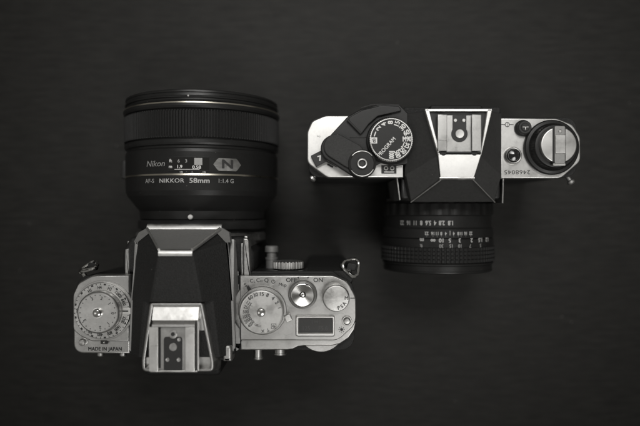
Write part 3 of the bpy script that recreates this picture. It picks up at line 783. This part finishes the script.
# two bright arcs of the turned rim
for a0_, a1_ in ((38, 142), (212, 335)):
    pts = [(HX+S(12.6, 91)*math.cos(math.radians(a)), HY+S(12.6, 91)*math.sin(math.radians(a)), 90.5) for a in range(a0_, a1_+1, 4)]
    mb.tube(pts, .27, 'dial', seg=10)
mb.lathe((HX, HY, 0), (0, 0, 1), [(S(5.3, 91), 90.2), (S(5.3, 91), 91.5), (S(4.7, 91), 92.0), (S(3.6, 91), 91.9), (S(3.0, 91), 91.2), (S(2.8, 91), 90.7), (.05, 90.6)], ['dial']*4+['ink', 'ink'], 48)
build(mb, 'shutter_release', arm)
# frame counter window
mb = MB(); cx, cy = P(319.3, 158.2, 86); ca, sa = math.cos(math.radians(27)), math.sin(math.radians(27))
R2 = lambda x, y: (cx+x*ca-y*sa, cy+x*sa+y*ca)
mb.slab(rnd([R2(-3.3, -3.0), R2(3.9, -3.0), R2(3.9, 3.2), R2(-3.3, 3.2)], .5), ZB-.2, 84.8, .3, 'ink')
mb.text('7', 2.6, flat(cx+.3, cy, 84.84, 20), 'white', .05)
build(mb, 'frame_counter', B)
mb = MB()  # dark rods stand in for the shadow line below the frame counter
for (xa, ya_), (xb, yb2) in (((326, 160.6), (337, 166.5)), ((327.5, 164), (333, 167))):
    mb.tube([(*P(xa, ya_, 83), 82.3), (*P(xb, yb2, 83), 82.3)], .45, 'grey')
build(mb, 'counter_shadow', B)
# shutter dial
CX, CY = P(391.3, 139.4, 91)
mb = MB(); R = S(22.4, 91)
mb.lathe((CX, CY, 0), (0, 0, 1), [(R+.9, 84.8), (R+.9, 86), (R+.3, 86.6)], 'bpaint', 120)
mb.lathe((CX, CY, 0), (0, 0, 1), [(R, 86), (R, 89.6), (R-.2, 90.6), (R-.5, 90.9), (R-1.0, 90.9), (R-1.15, 90.7), (.1, 90.7)], ['bpaint', 'dial', 'dial', 'dial', 'bpaint', 'bpaint'], 264,
         mod=lambda i, k: 1-.018*((i % 4) >= 2)*(k in (1, 2, 3)))
labs = ['B', '1', '2', '4', '8', '15', '30', '60', 'M90', '125', '250', '500', '1000']
for k, s_ in enumerate(labs):
    a = 183-k*22.75; ar = math.radians(a); ext = {1: 2.6, 2: 2.8, 3: 3.3, 4: 3.6}[len(s_)]
    if s_ == 'B':
        c = (CX+(R-2.6)*math.cos(ar), CY+(R-2.6)*math.sin(ar)); mb.sheet([(c[0]-1.5, c[1]-1.5), (c[0]+1.5, c[1]-1.5), (c[0]+1.5, c[1]+1.5), (c[0]-1.5, c[1]+1.5)], 90.74, 'white')
        mb.text('B', 2.0, flat(c[0], c[1], 90.77, a), 'ink', .03); continue
    sxx = {1: 1, 2: .9, 3: .72, 4: .6}[len(s_)]
    mb.text(s_, 2.4, flat(CX+(R-ext)*math.cos(ar), CY+(R-ext)*math.sin(ar), 90.74, a), 'white', .045, sxx)
c = P(386.6, 147.0, 90.7); mb.text('PROGRAM', 1.9, flat(c[0], c[1], 90.74, 48), 'white', .015, .95)
sdB = build(mb, 'shutter_dial', B)
mb = MB(); a_ = P(416, 139.6, 86); b_ = P(421, 139.6, 86); mb.box(a_[0], b_[0], a_[1]-.25, a_[1]+.25, 84, 86.2, 'dimwhite', .05)
build(mb, 'index_mark', B)

# prism B: black shell and silver core
mb = MB()
def sb(l): return [(XB+x, y, z) for x, y, z in l]
top_y = P(0, 110, 96)[1]
base = [(-24.6, 50.5, 79), (-24.6, 19, 79), (-21.8, 6, 79), (21.8, 6, 79), (24.4, 19, 79), (24.4, 50.5, 79)]
mid = [(-24.2, 50.3, 84.5), (-24.2, 19, 84.5), (-21.0, 5.6, 81), (21.4, 5.6, 81), (24, 19, 84.5), (24, 50.3, 84.5)]
top = [(-16.6, 49.8, 94.2), (-10.3, 27.6, 94.6), (-8.4, 16.2, 90.6), (8.4, 16.2, 90.6), (10.3, 27.6, 94.6), (16.2, 49.8, 94.2)]
mb.loft([sb(base), sb(mid), sb(top)], 'shell', cap1=False)
build(mb, 'prism_shell', B, 25, bevel=.4)
mb = MB()
# silver ridges running down to the front corners
mb.tube([(XB-8.1, 16.2, 91.6), (XB-21.2, 5.5, 81.2)], .42, 'silver', seg=14); mb.tube([(XB+8.1, 16.2, 91.6), (XB+21.6, 5.5, 81.2)], .42, 'silver', seg=14)
# white front slope
for (x0a, x1a), (x0b, x1b), ya3, yb3, za, zb in (((-10.4, 10.4), (-8.3, 8.3), 28.2, 17.6, 97.0, 92.0),):
    mb.loft([[(XB+x0a, ya3, za-2), (XB+x0b, yb3, zb-2), (XB+x1b, yb3, zb-2), (XB+x1a, ya3, za-2)],
             [(XB+x0a, ya3, za-.3), (XB+x0b, yb3, zb-.3), (XB+x1b, yb3, zb-.3), (XB+x1a, ya3, za-.3)],
             [(XB+x0a+.3, ya3, za), (XB+x0b+.3, yb3+.3, zb), (XB+x1b-.3, yb3+.3, zb), (XB+x1a-.3, ya3, za)]], 'chromef')
mb.loft([[(x, 17.8, 91), (x, 17.7, 92.0), (x, 17.1, 91.9), (x, 16.3, 91.2), (x, 16.0, 90)] for x in (XB-8.6, XB+8.6)], 'dial')
# frame rims along the shoe
fo_ = [(-16.6, 50.4), (-10.4, 27.6), (10.4, 27.6), (15.0, 50.4)]
def rim(a3, b3, w0, w1, z0, z1):
    (xa, ya4), (xb, yb4) = a3, b3; s_ = 1 if xa > 0 else -1
    mb.loft([[(XB+x, y, zz-4), (XB+x, y, zz-.3), (XB+x-s_*.3, y, zz), (XB+x-s_*(w_-.3), y, zz), (XB+x-s_*w_, y, zz-.3), (XB+x-s_*w_, y, zz-4)] for x, y, w_, zz in ((xa, ya4, w0, z0), (xb, yb4, w1, z1))], 'chromef')
rim((-16.8, 50.0), (-10.4, 28.0), 2.1, 1.2, 97.0, 97.0); rim((15.8, 50.0), (10.6, 28.0), 2.4, .7, 97.0, 97.0)
mb.box(XB-16.6, XB+15.6, 49.2, 50.4, 92, 97.0, 'chromef', .4)
mb.slab([(XB-14.5, 49), (XB+13.4, 49), (XB+9.5, 28), (XB-9.5, 28)], 90, 95.0, .1, 'ink')
core = build(mb, 'prism_cap', B, 40)
# hot shoe B
mb = MB(); z = 97.5
X0, X1 = P(437.8, 0, z)[0], P(481.5, 0, z)[0]; Y0, Y1 = P(0, 152.0, z)[1], P(0, 115, z)[1]
mb.box(X0, X1, Y0, Y1, 94.4, 96.8, 'silver', .2)
for a_, b_ in ((438, 447.2), (472.2, 481.5)):
    mb.box(P(a_, 0, 99)[0], P(b_, 0, 99)[0], Y0+.4, Y1, 98.0, 98.9, 'silver', .3)
    s_ = P(a_, 0, 99)[0] if a_ < 460 else P(b_, 0, 99)[0]-1.1
    mb.box(s_, s_+1.1, Y0+.4, Y1, 96, 98.4, 'silver', .05)
mb.box(P(471.2, 0, 97)[0], P(472.6, 0, 97)[0], Y0+1, Y1-4, 96.7, 97.3, 'ink', .05)
mb.box(X0+.5, X1-.5, Y0-.5, Y0+.3, 94.4, 97.1, 'ink', .1)
for px in (443.5, 474.5):
    c = P(px, 153, 97); mb.lathe((c[0], c[1]+.2, 0), (0, 0, 1), [(1.5, 95), (1.5, 97.1), (1.1, 97.3)], 'bpaint', 24)
shB = build(mb, 'hot_shoe', B, 40)
mb = MB(); cx, cy = P(459.5, 133.8, 97)
hw = S(6.9, 97); R_ = S(8.2, 97); a0_ = math.acos(hw/R_)
pts = [(cx-hw, Y1-.1), *[(cx+R_*math.cos(a), cy+R_*math.sin(a)) for a in [PI-a0_+(PI+2*a0_)*i/30 for i in range(31)]], (cx+hw, Y1-.1)]
mb.slab(pts, 96.6, 97.05, .08, 'ink')
mb.lathe((cx, cy, 0), (0, 0, 1), [(S(4.6, 97), 96.9), (S(4.6, 97), 97.5), (S(4.2, 97), 97.7), (1.2, 97.6), (.05, 97.6)], 'dial', 40)
for px in (455.2, 463.6):
    c = P(px, 120.4, 97); mb.lathe((c[0], c[1], 0), (0, 0, 1), [(.95, 96.9), (.95, 97.4), (.7, 97.6), (.05, 97.6)], 'dial', 24)
build(mb, 'contact_panel', shB)

# right plate B
mb = MB()
pr = rnd([P(499, 118, ZB), P(557, 118.3, ZB), P(573, 124.5, ZB), P(580.5, 137, ZB), P(580.8, 161, ZB), P(561, 178.4, ZB), P(501, 178.4, ZB)], [0, 6, 6, 6, 5, 6, 0])
mb.slab(pr, 76, ZB, .7, 'chromeb')
c = P(517.2, 172.0, ZB); mb.text('2468045', 2.15, flat(c[0], c[1], ZB+.03, 180), 'ink', .01, 1.15, .10)
c = P(507.2, 124.6, ZB)
mb.ringslab(circ(c[0], c[1], 1.25, 28), circ(c[0], c[1], .9, 28), ZB, ZB+.04, 'ink', .01)
for x0, x1 in ((-3.2, -1.2), (1.2, 3.2), (-.1, .1)):
    h_ = .17 if x0 != -.1 else 1.0
    mb.sheet([(c[0]+x0*1.0, c[1]-h_), (c[0]+x1, c[1]-h_), (c[0]+x1, c[1]+h_), (c[0]+x0, c[1]+h_)], ZB+.03, 'ink')
build(mb, 'top_plate', B)
mb = MB(); CX, CY = P(525, 127.2, 86)
mb.lathe((CX, CY, 0), (0, 0, 1), [(S(8.2, 84), 81.8), (S(8.2, 84), 83.2), (S(7, 86), 84), (S(6.9, 86), 85.6), (S(6, 86), 86.2), (S(4.6, 86), 86.2)], 'ink', 48)
mb.lathe((CX, CY, 0), (0, 0, 1), [(S(4.2, 86), 86.0), (S(4.2, 86), 86.5), (S(3.6, 86), 86.8), (.05, 86.8)], 'grey', 32)
mb.box(CX-1.5, CX+1.5, CY-.2, CY+.2, 86.7, 86.9, 'dial', .03); mb.box(CX-.2, CX+.2, CY-1.5, CY-.22, 86.7, 86.88, 'dial', .03)
build(mb, 'sync_knob', B)
mb = MB(); CX, CY = P(513.8, 155.4, 84)
mb.lathe((CX, CY, 0), (0, 0, 1), [(S(9, 84), 81.8), (S(9, 84), 82.6), (S(8.4, 84), 83.6), (S(7.7, 84), 84.0), (S(6.9, 84), 83.8), (S(6.3, 84), 82.8)], 'chromeb', 64)
mb.lathe((CX, CY, 0), (0, 0, 1), [(S(6.3, 84), 82.0), (S(6.2, 84), 84.0), (S(5.4, 84), 85.0), (S(3, 84), 85.5), (.05, 85.6)], 'glass', 48)
build(mb, 'battery_button', B)
# rewind knob
CX, CY = P(552, 147.2, 84)
mb = MB()
mb.lathe((CX, CY, 0), (0, 0, 1), [(S(27.6, 84), 81.8), (S(27.6, 84), 83.6), (S(26.4, 84), 84.4), (S(24, 86), 84.8), (S(23, 87), 85.6), (S(22.2, 87), 88.6), (S(21, 88), 89.4), (S(18.6, 90), 89.8)], 'bpaint', 200,
         mod=lambda i, k: 1-.01*((i % 4) >= 2)*(k in (4, 5)))
rk = build(mb, 'rewind_knob', B)
mb = MB(); KX, KY = P(558.2, 144.8, 92); KX = CX+ (KX-CX)*.75; 
mb.lathe((CX+.3, CY+.3, 0), (0, 0, 1), [(S(18.2, 92), 89.2), (S(18.2, 92), 91.2), (S(17.6, 92), 91.9), (S(16.8, 92), 92.1), (.05, 92.1)], 'chromeb', 120)
kx, ky = CX+.3, CY+.3
hw = S(5.3, 93)
y_t, y_b = ky+S(18.6, 93), ky-S(18.9, 93)
mb.box(kx-hw-.6, kx+hw+.6, y_b+.5, y_t-.5, 91.8, 92.25, 'ink', .05)
mb.slab(rnd([(kx-hw, y_b), (kx+hw, y_b), (kx+hw, y_t), (kx-hw, y_t)], .7), 92.0, 93.3, .35, 'facet')
mb.slab(rnd([(kx-hw+.15, ky-S(8.8, 93)), (kx+hw-.15, ky-S(8.8, 93)), (kx+hw-.15, ky+S(9.6, 93)), (kx-hw+.15, ky+S(9.6, 93))], .3), 93.0, 93.9, .2, 'chromeb')
mb.slab(rnd([(kx-hw-.5, y_b-1.0), (kx+hw+.5, y_b-1.0), (kx+hw+.5, y_b+.2), (kx-hw-.5, y_b+.2)], .4), 90.5, 92.6, .25, 'chromeb')
mb.lathe((kx, y_t-2.6, 0), (0, 0, 1), [(.9, 93.2), (.9, 93.6), (.6, 93.8), (.05, 93.8)], 'dial', 24)
build(mb, 'rewind_crank', rk)

# lugs
for (px, py), (qx, qy) in (((317, 173), (312.2, 178.6)), ((565, 173), (570.5, 182))):
    mb = MB(); z = 74
    a_, b_ = Vector((*P(px, py, z), z)), Vector((*P(qx, qy, z), z+.5))
    mb.tube([a_, a_.lerp(b_, .5), b_], 1.2, 'silver', seg=16); mb.lathe(b_, (b_-a_).normalized(), [(1.5, -1.2), (2.0, -.6), (2.0, .5), (1.4, 1.1), (.2, 1.3)], 'silver', 28)
    build(mb, 'strap_lug', B)

# lens B
lensB = bpy.data.objects.new('lens', None); COL.objects.link(lensB); finish(lensB, (XB, -14, 41), B)
lcb = (XB, 0, 41)
mb = MB()   # h measured along -y
mb.lathe(lcb, (0, -1, 0), [(27, -8), (29.5, -6.5), (29.5, -5.5)], 'lens', 128, cap=False)
mb.lathe(lcb, (0, -1, 0), [(30.6, 8.2), (31.1, 8.6), (31.2, 13.2), (30.9, 13.5), (30.2, 13.6)], 'lens', 128, cap=False)
mb.lathe(lcb, (0, -1, 0), [(30.8, 26.8), (31.3, 27.2), (31.3, 28.0), (30.6, 28.4), (30.5, 31.0), (30.8, 31.4), (30.7, 32.0), (30.2, 32.4), (28.0, 32.4), (27.5, 28), (20, 24)], 'lens', 128, cap=False)
def onB(R_, lx, py, dy=0):
    # lettering reads from the other side: rotate by 180 degrees
    y_c = P(0, py, 41+R_)[1]
    def fn(x, y):
        a = (lx-x)/R_
        return (XB+R_*math.sin(a), y_c-y, 41+R_*math.cos(a))
    return fn
def BX(px, R_=31.2):
    d = max(-.98, min(.98, (P(px, 0, 41+R_*.97)[0]-XB)/R_)); return R_*math.asin(d)
for s_, px in (('22', 427), ('16', 433), ('11', 437), ('8', 441), ('4', 445.5), ('|', 449.6), ('4', 453.5), ('8', 458), ('11', 461), ('16', 466), ('22', 471.5)):
    mb.text(s_, 1.75, onB(31.25, BX(px), 233.4), 'softwhite', .03, .8)
    if s_ != '|': mb.text('|', .7, onB(31.25, BX(px), 236.4), 'dimwhite', .03, .8)
build(mb, 'lens_barrel', lensB)
mb = MB()
mb.lathe(lcb, (0, -1, 0), [(29.2, -5.6), (30.9, -5.3), (31.2, -4.6), (31.2, 1.0)], 'lens', 240, mod=lambda i, k: 1-.02*((i % 8) >= 4)*(k in (1, 2)), cap=False)
mb.lathe(lcb, (0, -1, 0), [(31.2, 1.0), (30.2, 1.6), (30.2, 7.6), (30.6, 8.2)], 'lens', 128, cap=False)
for s_, px in (('22', 404.5), ('16', 410.5), ('11', 416.3), ('8', 422), ('5.6', 428.5), ('4', 435), ('2.8', 441.5), ('1.8', 450.5)):
    mb.text(s_, 2.4, onB(30.3, BX(px, 30.2), 222.8), 'softwhite' if px > 420 else 'dimwhite', .03, .75)
build(mb, 'aperture_ring', lensB)
mb = MB()
mb.lathe(lcb, (0, -1, 0), [(30.4, 13.6), (31.2, 13.9), (31.3, 14.3), (31.3, 18.2), (31.5, 18.4)], 'lens', 128, cap=False)
for s_, px in (('m', 422.5), ('\u221e', 433), ('10', 441.3), ('5', 449.4), ('3', 459.6), ('2', 472.5), ('1.5', 483), ('1.2', 492)):
    mb.text(s_, 2.1, onB(31.36, BX(px, 31.3), 240.3), 'softwhite', .045, .95)
for s_, px in (('ft', 422), ('30', 441), ('15', 451), ('10', 460), ('7', 471), ('5', 483)):
    mb.text(s_, 1.8, onB(31.36, BX(px, 31.3), 245.9), 'dimwhite', .02, .9)
SEG = 84*6
# knurled rubber: rows of small pads
prof = []; h = 18.4
for r_ in range(4):
    prof += [(31.5, h), (32.1, h+.15), (32.1, h+1.65), (31.5, h+1.8)]; h += 2.1
mb.lathe(lcb, (0, -1, 0), prof+[(30.8, 26.8)], 'rubber', SEG, mod=lambda i, k: (1-.018*((i % 6) >= 4)) if (k % 4) in (1, 2) and k < 16 else 1, cap=False)
build(mb, 'focus_ring', lensB, 28)
mb = MB(); mb.lathe(lcb, (0, -1, 0), [(27.4, 27), (22, 29.0), (10, 30.3), (.1, 30.6)], 'glass', 96, cap=False); build(mb, 'front_glass', lensB)
